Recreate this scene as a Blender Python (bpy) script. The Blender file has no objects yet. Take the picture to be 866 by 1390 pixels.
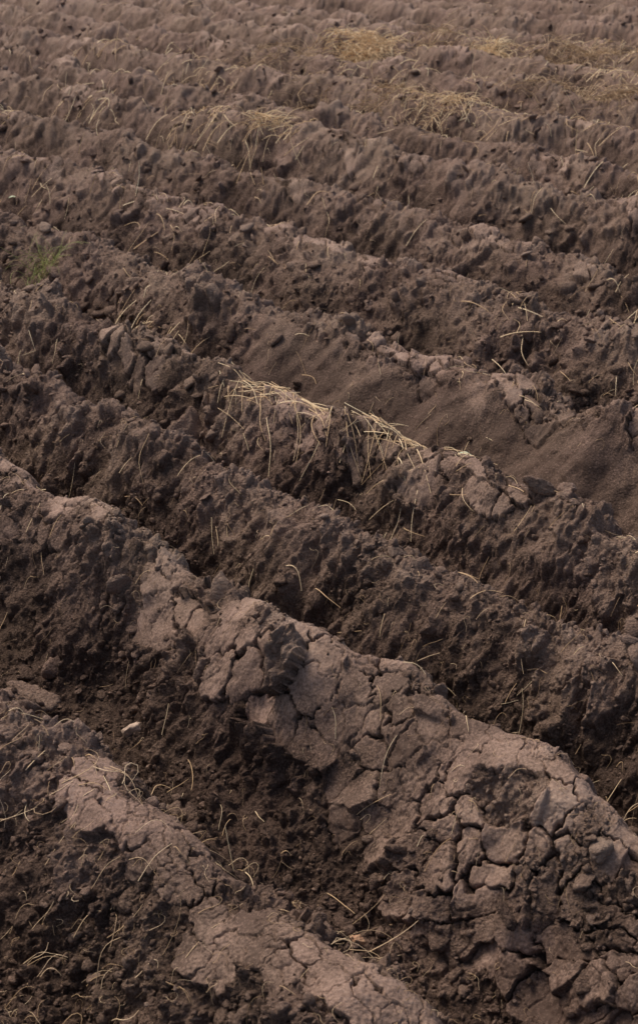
import bpy, math
import numpy as np
f4=np.float32
rng=np.random.default_rng(11)
T=1024
ang=rng.random(T*T)*2*np.pi
GX=np.cos(ang).astype(f4); GY=np.sin(ang).astype(f4)
R=[rng.random(T*T).astype(f4) for _ in range(6)]

def idx(i,j): return ((i&1023)<<10)|(j&1023)
def gn(x,y,seed=0):
    x0=np.floor(x); y0=np.floor(y)
    fx=(x-x0).astype(f4); fy=(y-y0).astype(f4)
    i=x0.astype(np.int32)+seed*131; j=y0.astype(np.int32)+seed*57
    u=fx*fx*fx*(fx*(fx*6-15)+10); v=fy*fy*fy*(fy*(fy*6-15)+10)
    def g(a,b):
        k=idx(i+a,j+b); return GX[k]*(fx-a)+GY[k]*(fy-b)
    n0=g(0,0); n0=n0+u*(g(1,0)-n0)
    n1=g(0,1); n1=n1+u*(g(1,1)-n1)
    return (n0+v*(n1-n0))*1.5
def worley(x,y,seed):
    x0=np.floor(x); y0=np.floor(y)
    i0=x0.astype(np.int32); j0=y0.astype(np.int32)
    F1=np.full(x.shape,9.,f4); F2=F1.copy(); cx=np.zeros(x.shape,f4); cy=cx.copy(); kid=np.zeros(x.shape,np.int32)
    for a in (-1,0,1):
        for b in (-1,0,1):
            k=idx(i0+a+seed*91,j0+b+seed*37)
            px=x0+a+.5+(R[0][k]-.5)*.95; py=y0+b+.5+(R[1][k]-.5)*.95
            d=np.sqrt((px-x)**2+(py-y)**2).astype(f4)
            m=d<F1
            F2=np.where(m,F1,np.minimum(F2,d))
            F1=np.where(m,d,F1); cx=np.where(m,px,cx); cy=np.where(m,py,cy); kid=np.where(m,k,kid)
    return F1,F2,cx,cy,kid
def clods(x,y,cell,seed,dens,tl=.35):
    x=x/cell; y=y/cell
    x0=np.floor(x); y0=np.floor(y)
    i0=x0.astype(np.int32); j0=y0.astype(np.int32)
    out=np.zeros(x.shape,f4)
    for a in (-1,0,1):
        for b in (-1,0,1):
            k=idx(i0+a+seed*71,j0+b+seed*113)
            dx=(x0+a+.5+(R[0][k]-.5)*.8-x).astype(f4); dy=(y0+b+.5+(R[1][k]-.5)*.8-y).astype(f4)
            c=GX[k]; s=GY[k]
            p=dx*c+dy*s; q=dy*c-dx*s
            r=.16+.50*R[2][k]*R[2][k]+.10*R[4][k]
            d=np.maximum(np.maximum(np.abs(p),np.abs(q)*(1+.5*R[4][k])),np.abs(p+q*.8)*.8)*.7+np.sqrt(p*p+q*q)*.32
            h=np.clip((r-d)/(r*.42),0,1)
            h=h*(2-h)*r*(.55+.6*R[5][k])*(1+tl*p/r)
            out=np.maximum(out,np.where(R[3][k]<dens,h,0))
    return out*cell
def ss(a,b,x):
    t=np.clip((x-a)/(b-a),0,1); return t*t*(3-2*t)
def box(x,a,b,w): return ss(a-w,a+w,x)*(1-ss(b-w,b+w,x))

known=[.80,1.65,2.54,3.22,3.96,4.87,5.95,6.95,8.1]
cc=[8.1]; rr_=np.random.default_rng(3)
for i in range(119): cc.append(cc[-1]+1.3*(.8+.4*rr_.random()))
C=[.80-.88*i for i in range(60,0,-1)]+known+cc[1:]
U=np.array(C)/1.465
K1=60+1
AC=(.12+.03*rng.standard_normal(len(U)))
AC[K1-1]=.03; AC[K1]=.055; AC[K1+1]=.125; AC[K1+2]=.11; AC[K1+3]=.12; AC[K1+4]=.13; AC[K1+5]=.12
tt=np.linspace(0,1,401)[:-1]
pr=np.interp(tt,[0,.07,.2,.33,.43,.55,.75,.9,1],[1,.93,.5,.08,0,.12,.6,.93,1])
ker=np.exp(-np.linspace(-2.5,2.5,25)**2); ker/=ker.sum()
pr=np.convolve(np.concatenate([pr[-12:],pr,pr[:12]]),ker,'valid')
PT=np.append(tt,1); PV=np.append(pr,pr[0])

def smooth_mask(s,u):
    s=s+.06*gn(s/.12,u/.12,41); u=u+.035*gn(s/.1,u/.1,42)
    m=box(s,-2.40,1.5,.03)*box(u,U[K1+1]-.15-.13*ss(-2.2,-1.0,s),U[K1+1]+.06,.012)
    m=np.maximum(m,box(s,-4.2,-2.62,.03)*box(u,U[K1+1]-.13,U[K1+1]+.06,.012))
    m=np.maximum(m,box(s,-1.9,-1.0,.03)*box(u,U[K1]-.09,U[K1]+.08,.012))
    m=np.maximum(m,box(s,-2.75,-2.25,.03)*box(u,U[K1]-.06,U[K1]+.07,.012))
    m=np.maximum(m,box(s,-2.9,-1.0,.03)*box(u,U[K1+4]-.08,U[K1+4]+.05,.012))
    k=np.clip(np.searchsorted(U,u+.13)-1,0,len(U)-1)
    near=1-ss(.07,.11,np.abs(u-U[k]+.02))
    g=ss(.06,.22,gn(s/.45,k*5.3,43))*(1-ss(.18,.32,gn(s/.09,u/.07,46)))
    m=np.maximum(m,np.where(u>U[K1+2]+.2,near*g,0))
    hole=ss(.46,.54,gn(s/.13,u/.10,44)+.5*gn(s/.05,u/.05,45)+.08*box(s,-9,-2.3,.1))
    return m*(1-hole)

def field(X,Y,sp):
    X=X.astype(f4);Y=Y.astype(f4)
    lod=lambda c: np.clip(c/sp-1.2,0,1).astype(f4)
    s=X*.683-Y*.730; u=X*.730+Y*.683
    far=ss(5,9,Y)
    uw=u+(.055+.06*far)*gn(s/.9,u/1.3,1)+.040*gn(s/.3,u/.45,2)+.020*gn(s/.13,u/.25,3)
    k=np.clip(np.searchsorted(U,uw)-1,0,len(U)-2)
    t=(uw-U[k])/(U[k+1]-U[k])
    prof=np.interp(t,PT,PV).astype(f4)
    a0=AC[k]+.052*gn(s/.42,k*3.7,4); a1=AC[k+1]+.052*gn(s/.42,(k+1)*3.7,4)
    crest=(a0*(1-t)+a1*t).astype(f4)+.06*far
    tr=-.195+.035*gn(s/.5,u/.6,5)
    fade=(1-ss(16.2,19.5,Y+.9*gn(X/2,Y/2,6)))*np.clip(.5/sp-.5,0,1)
    mid=ss(0,.25,prof)
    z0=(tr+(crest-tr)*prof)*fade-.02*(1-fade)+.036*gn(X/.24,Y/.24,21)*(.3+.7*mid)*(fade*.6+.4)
    wx=.008*gn(X/.03,Y/.03,7)+.005*gn(X/.012,Y/.012,8); wy=.008*gn(X/.03,Y/.03,9)+.005*gn(X/.012,Y/.012,10)
    wx=wx+.018*gn(X/.09,Y/.09,11); wy=wy+.018*gn(X/.09,Y/.09,27)
    pc=.050
    F1,F2,cx,cy,kid=worley((s+wx)/(pc*1.4),(u+wy)/pc,3)
    S=smooth_mask(cx*pc*1.4,cy*pc); Sb=smooth_mask(s,u)
    P=(S>.5).astype(f4)
    e=F2-F1
    other=(u>U[K1+1]+.3).astype(f4); fore=(u<U[K1]+.25).astype(f4)
    sev=ss(-.35,.6,gn(X/.16,Y/.16,12)+.2*(1-Sb)+.2*other-.25*fore)
    cw=.034+.060*sev
    crack=(1-ss(cw*.5,cw,e))*(.22+.78*ss(-.25,.10,gn(X/.07,Y/.07,33)+sev-.36-.12*fore))
    tilt=(R[2][kid]-.5)*(s/(pc*1.4)-cx)+(R[4][kid]-.5)*(u/pc-cy)
    edge=ss(.07,.19,U[K1+1]-u)*(u<U[K1+1])*(u>U[K1+1]-.45)
    edge=np.maximum(np.maximum(edge,(1-Sb)*(1-.5*fore)),other*.6)
    plate=.003+(R[3][kid]-.5)*(.002+.022*edge)+tilt*(.003+.036*edge)
    G1,G2,_,_,kk=worley((s+wx*1.3)/.032,(u+wy*1.3)/.024,8)
    fine=(1-ss(.03,.11,G2-G1))*ss(-.05,.3,gn(X/.1,Y/.1,13))
    zp=plate-crack*.024-fine*.005*lod(.02)+.002*gn(X/.03,Y/.03,14)+.007*gn(X/.12,Y/.12,19)
    dust=ss(.05,.45,gn(X/.14,Y/.14,36))
    zp=zp+clods(X,Y,.013,6,.5)*.7*lod(.01)*dust+.0012*gn(X/.007,Y/.007,37)*lod(.007)
    gx=X+.018*gn(X/.1,Y/.1,15)+.006*gn(X/.025,Y/.025,16); gy=Y+.018*gn(X/.1,Y/.1,17)+.006*gn(X/.025,Y/.025,18)
    rough=np.clip(.60+1.2*gn(X/.45,Y/.45,20),.08,1.35)*(1-.30*far)
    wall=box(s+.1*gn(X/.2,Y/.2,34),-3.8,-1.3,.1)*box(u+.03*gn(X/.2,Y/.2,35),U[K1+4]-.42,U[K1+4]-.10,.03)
    q=(1-.9*wall)
    zc=.016*(1-2*np.abs(gn(gx/.12,gy/.12,22)))*mid
    zc=zc+(.010*gn(gx/.05,gy/.05,28)+.006*gn(gx/.026,gy/.026,29)*lod(.026))*(.4+.6*mid)
    c1=clods(gx,gy,.20,1,.42)*.34*rough*lod(.15)*(.2+.8*mid)
    c2=clods(gx,gy,.10,2,.45)*.48*rough*lod(.08)
    c3=clods(gx,gy,.052,3,.46)*.74*lod(.04)*(.3+.7*rough)
    cr=ss(-.3,.35,gn(X/.16,Y/.16,23))
    c4=clods(X+.3*(gx-X),Y,.028,4,.60)*1.0*lod(.02)*(.35+.65*cr)
    c5=clods(X,Y,.015,5,.80)*1.1*lod(.011)*(.5+.5*cr)
    zc=zc+c1+c2+c3+c4+c5
    zc=zc+clods(X,Y,.008,7,.8)*1.2*lod(.006)*(.5+.5*cr)
    zc=zc+.004*gn(X/.014,Y/.014,24)*lod(.012)+.0025*gn(X/.007,Y/.007,25)*lod(.007)
    zc=(zc-.022)*q+wall*.010*gn(X/.15,Y/.06,26)
    zfar=fade*.5+.5
    det=np.where(P>.5,zp,zc*zfar)
    clod_tone=(c2*5+c3*10+c4*9)*(1-P)*(1+.7*far)  # colour gets lighter with clod height, leaving the pits between darker
    soil_tone=np.clip(.27-.07*far+2.3*z0*(1-.4*P)+clod_tone+.35*gn(X/.35,Y/.35,30)+.22*gn(X/.07,Y/.07,31)+.16*P*(R[5][kid]-.5)-.35*P*crack-.45*wall,0,1)  # colour lighter towards ridge crests, darker in troughs, cracks and on the wall
    soil_tone=soil_tone*fade+(1-fade)*.15
    return z0.astype(f4),det.astype(f4),soil_tone.astype(f4),np.maximum(P*(1-crack)*(1-dust),wall*.7).astype(f4)
def lateral(X,Y,z):
    a=.006
    dx=a*gn(X/.06+z*9,Y/.06+z*13,50)+.0035*gn(X/.02+z*22,Y/.02+z*18,51)
    dy=a*gn(X/.06-z*11,Y/.06+z*9,52)+.0035*gn(X/.02+z*20,Y/.02-z*21,53)
    return dx,dy

def make_mesh(name,V,F,mat,attrs={},smooth=True):
    me=bpy.data.meshes.new(name)
    V=np.ascontiguousarray(V,dtype=f4); F=np.ascontiguousarray(F,dtype=np.int32)
    n=F.shape[1]
    me.vertices.add(len(V)); me.vertices.foreach_set("co",V.ravel())
    me.loops.add(F.size); me.loops.foreach_set("vertex_index",F.ravel())
    me.polygons.add(len(F)); me.polygons.foreach_set("loop_start",np.arange(0,F.size,n,dtype=np.int32))
    me.update(calc_edges=True)
    if smooth: me.shade_smooth()
    else: me.shade_flat()
    for k,a in attrs.items():
        at=me.attributes.new(k,'FLOAT','POINT'); at.data.foreach_set("value",np.ascontiguousarray(a,dtype=f4))
    me.materials.append(mat)
    ob=bpy.data.objects.new(name,me); bpy.context.scene.collection.objects.link(ob)
    return ob

# ---------------- materials
def newmat(name):
    m=bpy.data.materials.new(name); m.use_nodes=True
    return m,m.node_tree.nodes,m.node_tree.links,m.node_tree.nodes["Principled BSDF"]
def soil_material(name):
    m,N,L,B=newmat(name)
    tc=N.new("ShaderNodeTexCoord")
    def noise(sc,det,rough=.6):
        n=N.new("ShaderNodeTexNoise"); n.inputs["Scale"].default_value=sc; n.inputs["Detail"].default_value=det; n.inputs["Roughness"].default_value=rough
        L.new(tc.outputs["Object"],n.inputs["Vector"]); return n
    at=N.new("ShaderNodeAttribute"); at.attribute_name="soil_tone"  # per-vertex position on the dark-to-pale soil ramp
    n1=noise(9,6); n2=noise(170,4,.75); n3=noise(2.2,3)
    def math_(op,a,b,clamp=False):
        x=N.new("ShaderNodeMath"); x.operation=op; x.use_clamp=clamp
        for i,v in enumerate((a,b)):
            if isinstance(v,(int,float)): x.inputs[i].default_value=v
            else: L.new(v,x.inputs[i])
        return x.outputs[0]
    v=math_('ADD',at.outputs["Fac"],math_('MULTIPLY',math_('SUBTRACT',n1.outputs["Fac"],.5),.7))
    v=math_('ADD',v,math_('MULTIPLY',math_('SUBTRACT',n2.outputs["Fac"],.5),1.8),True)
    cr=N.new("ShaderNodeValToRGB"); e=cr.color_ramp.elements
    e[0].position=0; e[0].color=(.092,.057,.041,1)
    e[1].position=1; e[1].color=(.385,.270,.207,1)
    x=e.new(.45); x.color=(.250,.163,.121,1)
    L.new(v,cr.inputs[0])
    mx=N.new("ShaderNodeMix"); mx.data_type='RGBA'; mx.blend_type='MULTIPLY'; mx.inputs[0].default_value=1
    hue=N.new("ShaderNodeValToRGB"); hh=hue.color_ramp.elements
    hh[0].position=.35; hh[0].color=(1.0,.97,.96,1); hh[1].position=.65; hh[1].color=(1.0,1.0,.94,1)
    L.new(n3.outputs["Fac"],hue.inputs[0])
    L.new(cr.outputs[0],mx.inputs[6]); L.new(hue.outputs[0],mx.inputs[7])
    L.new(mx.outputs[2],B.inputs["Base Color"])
    B.inputs["Specular IOR Level"].default_value=.2
    b1=noise(260,4,.7); b2=noise(70,4,.7)
    vo=N.new("ShaderNodeTexVoronoi"); vo.inputs["Scale"].default_value=130; L.new(tc.outputs["Object"],vo.inputs["Vector"])
    sm=N.new("ShaderNodeAttribute"); sm.attribute_name="plate"
    L.new(math_('SUBTRACT',.92,math_('MULTIPLY',sm.outputs["Fac"],.18)),B.inputs["Roughness"])
    st=math_('SUBTRACT',1,math_('MULTIPLY',sm.outputs["Fac"],.72))
    bp=N.new("ShaderNodeBump"); bp.inputs["Distance"].default_value=.011
    L.new(st,bp.inputs["Strength"])
    hsum=math_('ADD',b1.outputs["Fac"],math_('MULTIPLY',b2.outputs["Fac"],1.2))
    hsum=math_('SUBTRACT',hsum,math_('MULTIPLY',vo.outputs["Distance"],.55))
    L.new(hsum,bp.inputs["Height"]); L.new(bp.outputs[0],B.inputs["Normal"])
    return m
soil=soil_material("ploughed_soil")
def fibre_material(name,c0,c1,c2):
    m,N,L,B=newmat(name)
    at=N.new("ShaderNodeAttribute"); at.attribute_name="tone"
    cr=N.new("ShaderNodeValToRGB"); e=cr.color_ramp.elements
    e[0].color=(*c0,1); e[1].color=(*c2,1); x=e.new(.5); x.color=(*c1,1)
    L.new(at.outputs["Fac"],cr.inputs[0]); L.new(cr.outputs[0],B.inputs["Base Color"])
    B.inputs["Roughness"].default_value=.6; B.inputs["Specular IOR Level"].default_value=.3
    return m
straw_m=fibre_material("dry_straw",(.28,.17,.09),(.68,.45,.24),(.92,.72,.44))
root_m=fibre_material("root_fibre",(.18,.105,.06),(.46,.30,.16),(.72,.53,.33))
green_m=fibre_material("grass_blade",(.50,.40,.18),(.34,.37,.11),(.17,.28,.06))

# ---------------- terrain sheet
nr=2350; y0,y1,pw=1.05,22.,1.30
a=np.linspace(y0**(1-pw),y1**(1-pw),nr); ys=a**(1/(1-pw))
ys=np.concatenate([-np.geomspace(400,.3,30),np.linspace(-.1,.95,40),ys,np.geomspace(22.3,900,60)])
NQ=1060
qi=np.linspace(-1,1,NQ)
def wfun(y): return .48+.29*np.clip(y,0,25)
wy=wfun(ys)
mq=np.arange(1,66)
out=1+.005*mq+.0004*mq**2.25
q=np.concatenate([-out[::-1],qi,out])
XX=wy[:,None]*q[None,:]
ex=np.array([20,60,200,900.])
XX=np.concatenate([-(ex[::-1])[None,:]-wy[:,None]*out[-1],XX,ex[None,:]+wy[:,None]*out[-1]],1)
YY=np.repeat(ys[:,None],XX.shape[1],1)
spx=np.gradient(XX,axis=1); spy=np.gradient(YY,axis=0); shx=np.gradient(XX,axis=0)
SP=np.maximum(spx,spy*.55).astype(f4)
nR,nC=XX.shape
X=XX.ravel().astype(f4); Y=YY.ravel().astype(f4); SP=SP.ravel()
Z0=np.empty_like(X);DT=np.empty_like(X);D=np.empty_like(X);P=np.empty_like(X)
for a0 in range(0,len(X),400000):
    sl_=slice(a0,a0+400000); Z0[sl_],DT[sl_],D[sl_],P[sl_]=field(X[sl_],Y[sl_],SP[sl_])
Zg=Z0.reshape(nR,nC)
gxx=np.gradient(Zg,axis=1)/spx; gyy=(np.gradient(Zg,axis=0)-gxx*shx)/spy
def blur(A,w=9,it=2):
    for _ in range(it):
        for ax in (0,1):
            pad=[(0,0),(0,0)]; pad[ax]=(w+1,w)
            c=np.cumsum(np.pad(A,pad,mode='edge').astype(np.float64),axis=ax)
            n=A.shape[ax]; hi=np.take(c,np.arange(2*w+1,2*w+1+n),axis=ax); lo=np.take(c,np.arange(0,n),axis=ax)
            A=(hi-lo)/(2*w+1)
    return A
m=np.clip(.03/SP-.5,0,1)
gxx=blur(np.clip(gxx,-.9,.9)).ravel()*m; gyy=blur(np.clip(gyy,-.9,.9)).ravel()*m
nn=np.sqrt(1+gxx*gxx+gyy*gyy)
Z=Z0+DT/nn
dx,dy=lateral(X,Y,Z0+np.clip(DT,-.02,.03))
V=np.stack([X+dx*m-gxx/nn*DT,Y+dy*m-gyy/nn*DT,Z],1)
ii=np.arange(nR*nC,dtype=np.int32).reshape(nR,nC)
F=np.stack([ii[:-1,:-1].ravel(),ii[:-1,1:].ravel(),ii[1:,1:].ravel(),ii[1:,:-1].ravel()],1)
make_mesh("ploughed_field_ground",V,F,soil,{"soil_tone":D,"plate":P})
C0=4+65
def gi(x,y):
    x=np.atleast_1d(x);y=np.atleast_1d(y)
    row=np.clip(np.searchsorted(ys,y),0,nR-1)
    qq=np.clip(x/wfun(y),-1,1)
    return row*nC+C0+np.rint((qq+1)*.5*(NQ-1)).astype(np.int64)
def H(x,y): return Z[gi(x,y)]

# ---------------- loose clods
def ico(sub):
    import bmesh
    bm=bmesh.new(); bmesh.ops.create_icosphere(bm,subdivisions=sub,radius=1)
    v=np.array([p.co[:] for p in bm.verts]); f=np.array([[p.index for p in q.verts] for q in bm.faces]); bm.free(); return v,f
def proto(sub,npl,seed,rough=.09):
    r=np.random.default_rng(seed); v,f=ico(sub)
    n=r.standard_normal((npl,3)); n/=np.linalg.norm(n,axis=1)[:,None]; d=.5+.4*r.random(npl)
    dt=v@n.T; rr=np.where(dt>.05,d[None,:]/np.maximum(dt,.05),9).min(1); rr=np.minimum(rr,1.2)
    nz=gn(v[:,0]*2.2+seed,v[:,1]*2.2+v[:,2]*1.9,60)+.7*gn(v[:,0]*5+v[:,2]*4,v[:,1]*5-v[:,2]*3+seed,61)+.4*gn(v[:,0]*11+v[:,2]*9,v[:,1]*11-v[:,2]*8+seed,62)
    return v*(rr*(1+rough*2*nz))[:,None],f
def rotm(r,n,flat=False):
    q=r.standard_normal((n,4))
    if flat: q[:,1:3]*=.35
    q/=np.linalg.norm(q,axis=1)[:,None]; w,x,y,z=q.T
    return np.stack([1-2*(y*y+z*z),2*(x*y-z*w),2*(x*z+y*w),2*(x*y+z*w),1-2*(x*x+z*z),2*(y*z-x*w),2*(x*z-y*w),2*(y*z+x*w),1-2*(x*x+y*y)],1).reshape(n,3,3)
VV=[];FF=[];DD=[];off=0
def scatter(n,sub,smin,smax,ymin,ymax,sink,seed,flat=.65,pw=2.4,plateprob=.06):
    global off
    r=np.random.default_rng(seed)
    y=ymin*(ymax/ymin)**(r.random(n)**1.0); x=(r.random(n)*2-1)*wfun(y)*.99
    keep=(gn(x/.3,y/.3,70)+.5*gn(x/.1,y/.1,71)+.35)>r.random(n)*.7-.1
    g=gi(x[keep],y[keep])
    g=g[(P[g]<.3)|(r.random(len(g))<plateprob)]; x,y,z=V[g,0],V[g,1],V[g,2]; d=D[g]; n=len(x)
    sz=smin*(smax/smin)**(r.random(n)**pw)
    ps=[proto(sub,7+i,seed*20+i) for i in range(8)]
    pi=r.integers(0,8,n)
    sc=np.stack([sz*(.8+.5*r.random(n)),sz*(.6+.4*r.random(n)),sz*(flat-.3+.5*r.random(n))],1)
    M=rotm(r,n,True)
    for j in range(8):
        s_=pi==j; c=s_.sum()
        if not c: continue
        v,f=ps[j]
        w=np.einsum('nij,nvj->nvi',M[s_],v[None]*sc[s_][:,None,:])
        w+=np.stack([x[s_],y[s_],z[s_]+sc[s_][:,2]*sink],1)[:,None,:]
        VV.append(w.reshape(-1,3).astype(f4)); FF.append((f[None]+(np.arange(c)*len(v))[:,None,None]).reshape(-1,3)+off)
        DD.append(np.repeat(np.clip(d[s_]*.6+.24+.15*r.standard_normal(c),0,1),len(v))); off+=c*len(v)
scatter(2600,3,.008,.038,1.2,4.8,.2,1,.5,2.3)
scatter(13000,2,.005,.019,1.2,6,.3,2)
scatter(9000,2,.012,.046,4,17,.25,4,.55,2.4)
scatter(42000,1,.0028,.010,1.2,6.5,.35,3)
make_mesh("soil_clods",np.concatenate(VV),np.concatenate(FF),soil,{"soil_tone":np.concatenate(DD)})

def single(name,x,y,sx,sy,sz,rot,mat,seed,lift=.2,rough=.05):
    v,f=proto(4,9,seed,rough)
    v=v*np.array([sx,sy,sz]); 
    from mathutils import Euler
    Mx=np.array(Euler([math.radians(a) for a in rot]).to_matrix()); v=v@Mx.T
    ob=make_mesh(name,v,f,mat,{"soil_tone":np.full(len(v),.6)})
    g=gi(x,y)[0]
    ob.location=(V[g,0],V[g,1],V[g,2]+lift*sz); return ob
def stone_mat(name,c0,c1):
    m,N,L,B=newmat(name); tc=N.new("ShaderNodeTexCoord"); n=N.new("ShaderNodeTexNoise"); n.inputs["Scale"].default_value=60; n.inputs["Detail"].default_value=6
    L.new(tc.outputs["Object"],n.inputs["Vector"]); cr=N.new("ShaderNodeValToRGB"); cr.color_ramp.elements[0].position=.35; cr.color_ramp.elements[1].position=.62
    cr.color_ramp.elements[0].color=(*c0,1); cr.color_ramp.elements[1].color=(*c1,1); L.new(n.outputs["Fac"],cr.inputs[0]); L.new(cr.outputs[0],B.inputs["Base Color"])
    B.inputs["Roughness"].default_value=.8
    bp=N.new("ShaderNodeBump"); bp.inputs["Distance"].default_value=.003; L.new(n.outputs["Fac"],bp.inputs["Height"]); L.new(bp.outputs[0],B.inputs["Normal"]); return m
pale=stone_mat("pale_stone",(.40,.27,.18),(.86,.66,.50)); tan=stone_mat("brown_stone",(.26,.18,.13),(.56,.40,.29))
orange=stone_mat("rusty_stone",(.25,.12,.07),(.6,.36,.2))
single("stone",-.525,2.46,.034,.024,.028,(10,20,60),pale,5,1.0)
single("stone",-.455,2.62,.027,.018,.018,(10,-20,40),tan,6,.8)
single("stone",.221,2.56,.02,.018,.017,(0,0,30),tan,7,.5)
single("stone",.078,1.93,.016,.011,.010,(20,10,0),orange,8,.8)
single("stone",-.72,2.42,.014,.011,.009,(0,10,0),tan,13,.6)
single("soil_slab",-.70,2.72,.062,.042,.030,(-25,15,-20),soil,9,1.0,.08)
single("soil_slab",-.44,4.14,.085,.020,.085,(-28,12,35),soil,10,.55,.1)
single("soil_slab",.60,3.30,.05,.035,.018,(-20,25,10),soil,12,.6,.08)

# ---------------- fibres (straw, roots, grass)
class Fib:
    def __init__(s): s.V=[];s.F=[];s.T=[];s.o=0
    def add(s,P,rad,tone,flatk=1.0):
        M,n,_=P.shape
        t=np.gradient(P,axis=1); t/=np.linalg.norm(t,axis=2)[...,None]+1e-9
        up=np.array([.05,.03,1.]); sd=np.cross(t,up); sd/=np.linalg.norm(sd,axis=2)[...,None]+1e-6; u2=np.cross(sd,t)
        tp=np.linspace(1,.55,n)[None,:,None]; r=rad[:,None,None]*tp
        rings=[P+r*(math.cos(a)*sd+flatk*math.sin(a)*u2) for a in (0,2.094,4.189)]
        W=np.stack(rings,2)
        s.V.append(W.reshape(-1,3))
        b=(np.arange(M)*n*3)[:,None,None]+(np.arange(n-1)*3)[None,:,None]
        q=[]
        for k in range(3):
            k2=(k+1)%3
            q.append(np.stack([b+k,b+k2,b+3+k2,b+3+k],-1))
        s.F.append(np.concatenate(q,2).reshape(-1,4)+s.o); s.T.append(np.repeat(tone,n*3)); s.o+=M*n*3
    def build(s,name,mat): return make_mesh(name,np.concatenate(s.V),np.concatenate(s.F),mat,{"tone":np.concatenate(s.T)})
def lying(fb,x,y,L,az,rad,tone,r,curv=1.0,lift=.012,n=9,stiff=True):
    M=len(x); t=np.linspace(0,1,n)
    k=(r.standard_normal(M)*curv); k2=r.standard_normal(M)*curv*1.2
    th=az[:,None]+k[:,None]*t+k2[:,None]*np.sin(t*5)[None]*.5
    px=x[:,None]+np.cumsum(np.cos(th),1)*L[:,None]/n; py=y[:,None]+np.cumsum(np.sin(th),1)*L[:,None]/n
    h=H(px.ravel(),py.ravel()).reshape(M,n)
    hs=h.copy(); hs[:,1:-1]=(h[:,:-2]+h[:,2:]+h[:,1:-1])/3
    lin=h[:,:1]*(1-t)+h[:,-1:]*t+np.sin(np.pi*t)[None]*(lift*r.random(M))[:,None]
    if stiff: z=lin+np.clip((h-lin).max(1),0,.03)[:,None]*.75+.003
    else: z=np.maximum(hs*.8+lin*.2,lin)+.003
    fb.add(np.stack([px,py,z],2),rad,tone)
def rising(fb,x,y,L,az,el,droop,rad,tone,r,n=7,sink=.01):
    M=len(x); t=np.linspace(0,1,n)[None]
    ho=L[:,None]*np.cos(el)[:,None]*t; z0=H(x,y)-sink
    th=az[:,None]+(r.standard_normal(M)*.5)[:,None]*t
    px=x[:,None]+ho*np.cos(th); py=y[:,None]+ho*np.sin(th)
    z=z0[:,None]+L[:,None]*(np.sin(el)[:,None]*t-droop[:,None]*t*t)
    fb.add(np.stack([px,py,z],2),rad,tone)
r=np.random.default_rng(5)
st=Fib(); rt=Fib()
def rnd(n,a,b): return a+(b-a)*r.random(n)
n=4000; y=2.0*(16/2.0)**(rnd(n,0,1)**.7); x=rnd(n,-1,1)*wfun(y)
k=(gn(x/.8,y/.8,80)+.1)>rnd(n,-.3,.5); x=x[k];y=y[k];n=len(x)
lying(st,x,y,rnd(n,.02,.09)*(1+.07*y),rnd(n,0,6.28),rnd(n,.0006,.0011)*(1+.12*y),rnd(n,.1,1)**1.1,r,.4)
n=3400; y=1.2*(10/1.2)**rnd(n,0,1); x=rnd(n,-1,1)*wfun(y)
lying(rt,x,y,rnd(n,.01,.05)*(1+.1*y),rnd(n,0,6.28),rnd(n,.0003,.0006)*(1+.10*y),rnd(n,.1,.9),r,2.0,stiff=False)
def stalks(pts,L0,L1,rad=.0013):
    for (a,b) in pts:
        rising(st,np.array([a]),np.array([b]),rnd(1,L0,L1),rnd(1,0,6.28),rnd(1,.8,1.45),rnd(1,0,.2),np.array([rad]),rnd(1,.5,1),r)
stalks([(-.30,5.6),(-.27,5.5),(.33,5.15),(.62,4.95),(1.16,6.0),(-1.16,4.75),(-1.19,4.7),(-.98,4.4),(.20,2.55),(-.165,2.02),(.8,3.1),(1.3,8.4),(-.9,7.4),(2.0,8.2)],.05,.12)
stalks([(x,y) for x,y in zip(rnd(150,-3,3.5),rnd(150,6.5,13))],.08,.25,.0028)
n=300; dens=np.where(r.random(n)<.6,.5+.5*rnd(n,0,1),.42*rnd(n,0,1))
x=-.29+.72*dens+.045*r.standard_normal(n); y=4.25-.62*dens+.045*r.standard_normal(n)
lying(st,x,y,rnd(n,.05,.2),-.75+.6*r.standard_normal(n),rnd(n,.0009,.0019),rnd(n,.4,1),r,.25,.02)
n=60; x=rnd(n,.16,.46); y=3.87-(x-.22)*.9+.03*r.standard_normal(n)
rising(st,x,y,rnd(n,.05,.14),rnd(n,0,6.28),rnd(n,.2,1.0),rnd(n,.1,.4),rnd(n,.0009,.0015),rnd(n,.5,1),r)
lying(st,np.array([.60]),np.array([3.60]),np.array([.5]),np.array([-1.98]),np.array([.0018]),np.array([.8]),r,.1)
for (x0,y0_,n,sx,sy) in [(-.94,5.26,80,.16,.10),(-.70,4.97,60,.16,.1),(.75,5.0,14,.2,.15),(-.1,2.98,8,.1,.1),(-.25,8.4,90,.25,.3),(-.85,8.7,100,.4,.3),(.57,9.6,120,.3,.3),(1.0,9.2,190,.45,.35),(1.6,7.0,60,.3,.3),(-.6,6.8,70,.4,.4),(-1.9,9.5,90,.4,.5),(.2,11.0,200,.8,.5),(2.0,10.4,300,.7,.4),(-1.2,11.0,150,.6,.4),(1.2,5.2,30,.3,.2),(1.4,12.2,80,.4,.2),(-2.2,12,90,.6,.4),(2.6,11.5,240,.6,.6),(1.9,8.6,90,.4,.3),(.9,12.8,150,.6,.4),(2.2,12.6,180,.7,.4)]:
    lying(st,x0+sx*r.standard_normal(n)*.6,y0_+sy*r.standard_normal(n)*.6,rnd(n,.05,.2),rnd(n,-1.6,1.6),rnd(n,.0009,.0018)*(1+y0_*.085),rnd(n,.25,1),r,.5,.03)
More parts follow.
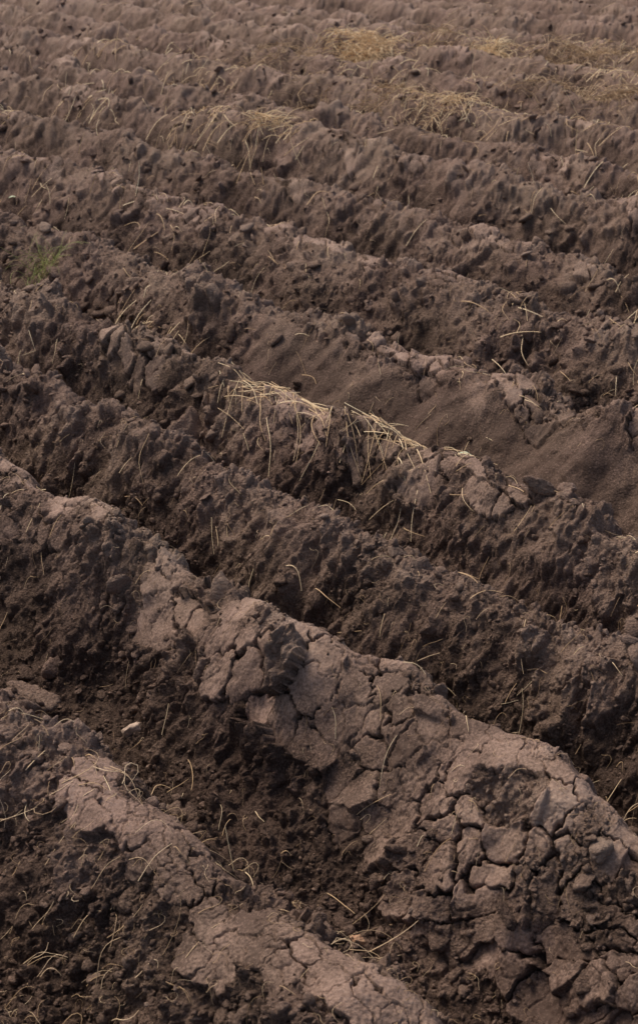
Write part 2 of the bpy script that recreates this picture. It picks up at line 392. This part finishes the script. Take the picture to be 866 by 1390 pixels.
for (x0,y0_,n,sx,sy,l) in [(0,1.90,16,.05,.03,.14),(-.05,1.95,16,.05,.04,.08),(-.52,2.1,12,.12,.04,.14),(-.6,2.3,24,.08,.05,.1),(-.55,1.9,50,.12,.12,.08),(-.45,1.7,40,.12,.08,.08),(-.25,2.05,12,.08,.1,.08),(.35,2.35,18,.15,.12,.06),(.72,2.25,50,.15,.1,.06),(-.35,3.0,14,.1,.1,.06),(.1,2.75,22,.15,.06,.06)]:
    lying(rt,x0+sx*r.standard_normal(n),y0_+sy*r.standard_normal(n),rnd(n,l*.4,l*1.2),rnd(n,-.9,.9),rnd(n,.0004,.0012),rnd(n,.35,1),r,1.3,.02,stiff=False)
st.build("scattered_straw",straw_m); rt.build("dry_roots",root_m)
def clump(name,x0,y0_,n,w,L,tone,mat,el=(.1,1.0)):
    fb=Fib(); x=x0+w*r.standard_normal(n)*.5; y=y0_+w*r.standard_normal(n)*.4
    rising(fb,x,y,rnd(n,L*.4,L),rnd(n,0,6.28),rnd(n,*el),rnd(n,.3,.9),rnd(n,.0016,.0036)*(y0_/12),np.clip(rnd(n,tone-.35,tone+.3),0,1),r,8,-.02)
    return fb.build(name,mat)
for a in [(1.43,12.2,1500,.20,.30,.9),(.35,12.6,450,.45,.30,.7),(.42,12.3,350,.3,.30,.7),(-1.47,12.4,450,.28,.28,.7),(-1.0,11.8,330,.25,.25,.7),(.93,9.3,190,.28,.21,.7),(-.29,8.44,150,.15,.23,.7)]:
    clump("dry_grass_clump",*a,straw_m)
for a in [(2.32,11.9,800,.6,.32,.5),(1.87,10.1,600,.5,.27,.55),(2.25,9.6,600,.35,.27,.5),(.57,9.8,400,.4,.21,.55),(2.9,11.0,700,.6,.32,.5),(-.4,12.0,350,.5,.23,.5),(.9,12.9,350,.4,.27,.5),(-.2,10.2,200,.4,.18,.45)]:
    clump("turf_root_clump",*a,root_m)
clump("grass_tuft",-1.26,5.98,70,.07,.34,.4,green_m,(.6,1.4))
def leaf(x,y,az,L):
    n=9; t=np.linspace(0,1,n); w=np.sin(np.pi*t**.8)*.32*L
    v=[];f=[]
    for i in range(n):
        zc=.12*L*math.sin(math.pi*t[i])
        for k in (-1,0,1):
            px=t[i]*L-.5*L; py=k*w[i]; v.append((px*math.cos(az)-py*math.sin(az),px*math.sin(az)+py*math.cos(az),zc+abs(k)*w[i]*.2))
    for i in range(n-1):
        for k in (0,1): b=i*3+k; f.append((b,b+3,b+4,b+1))
    ob=make_mesh("leaf",np.array(v),np.array(f),leafm,{}); g=gi(x,y)[0]; ob.location=(V[g,0],V[g,1],V[g,2]+.015); return ob
leafm=stone_mat("green_leaf",(.34,.38,.23),(.52,.54,.36))
leaf(.43,3.60,-.2,.055); leaf(-.72,4.35,.6,.03); leaf(-1.7,7.4,.2,.05)

# ---------------- light, world, camera
sc=bpy.context.scene
w=bpy.data.worlds.new("World"); sc.world=w; w.use_nodes=True
sky=w.node_tree.nodes.new("ShaderNodeTexSky"); sky.sky_type='NISHITA'; sky.sun_disc=False
el=math.radians(55); az=math.radians(-48)
sky.sun_elevation=el; sky.sun_rotation=az; sky.dust_density=4; sky.air_density=.8; sky.ozone_density=.5
bg=w.node_tree.nodes["Background"]; bg.inputs[1].default_value=.15
w.node_tree.links.new(sky.outputs[0],bg.inputs[0])
sl=bpy.data.lights.new("sun",'SUN'); sl.energy=2.35; sl.angle=math.radians(30); sl.color=(1,.94,.86)
so=bpy.data.objects.new("sun",sl); sc.collection.objects.link(so)
from mathutils import Vector
d=Vector((math.sin(az)*math.cos(el),math.cos(az)*math.cos(el),math.sin(el)))
so.rotation_euler=d.to_track_quat('Z','Y').to_euler(); so.location=d*20
cam=bpy.data.cameras.new("camera"); co=bpy.data.objects.new("camera",cam); sc.collection.objects.link(co)
co.location=(0,0,1.7); co.rotation_euler=(math.radians(90-26.4),0,0)
cam.sensor_fit='VERTICAL'; cam.sensor_height=36; cam.lens=46.75; cam.clip_end=3000; cam.clip_start=.05
cam.dof.use_dof=True; cam.dof.focus_distance=3.2; cam.dof.aperture_fstop=9
sc.camera=co
sc.view_settings.view_transform='Standard'; sc.view_settings.look='None'; sc.view_settings.exposure=0
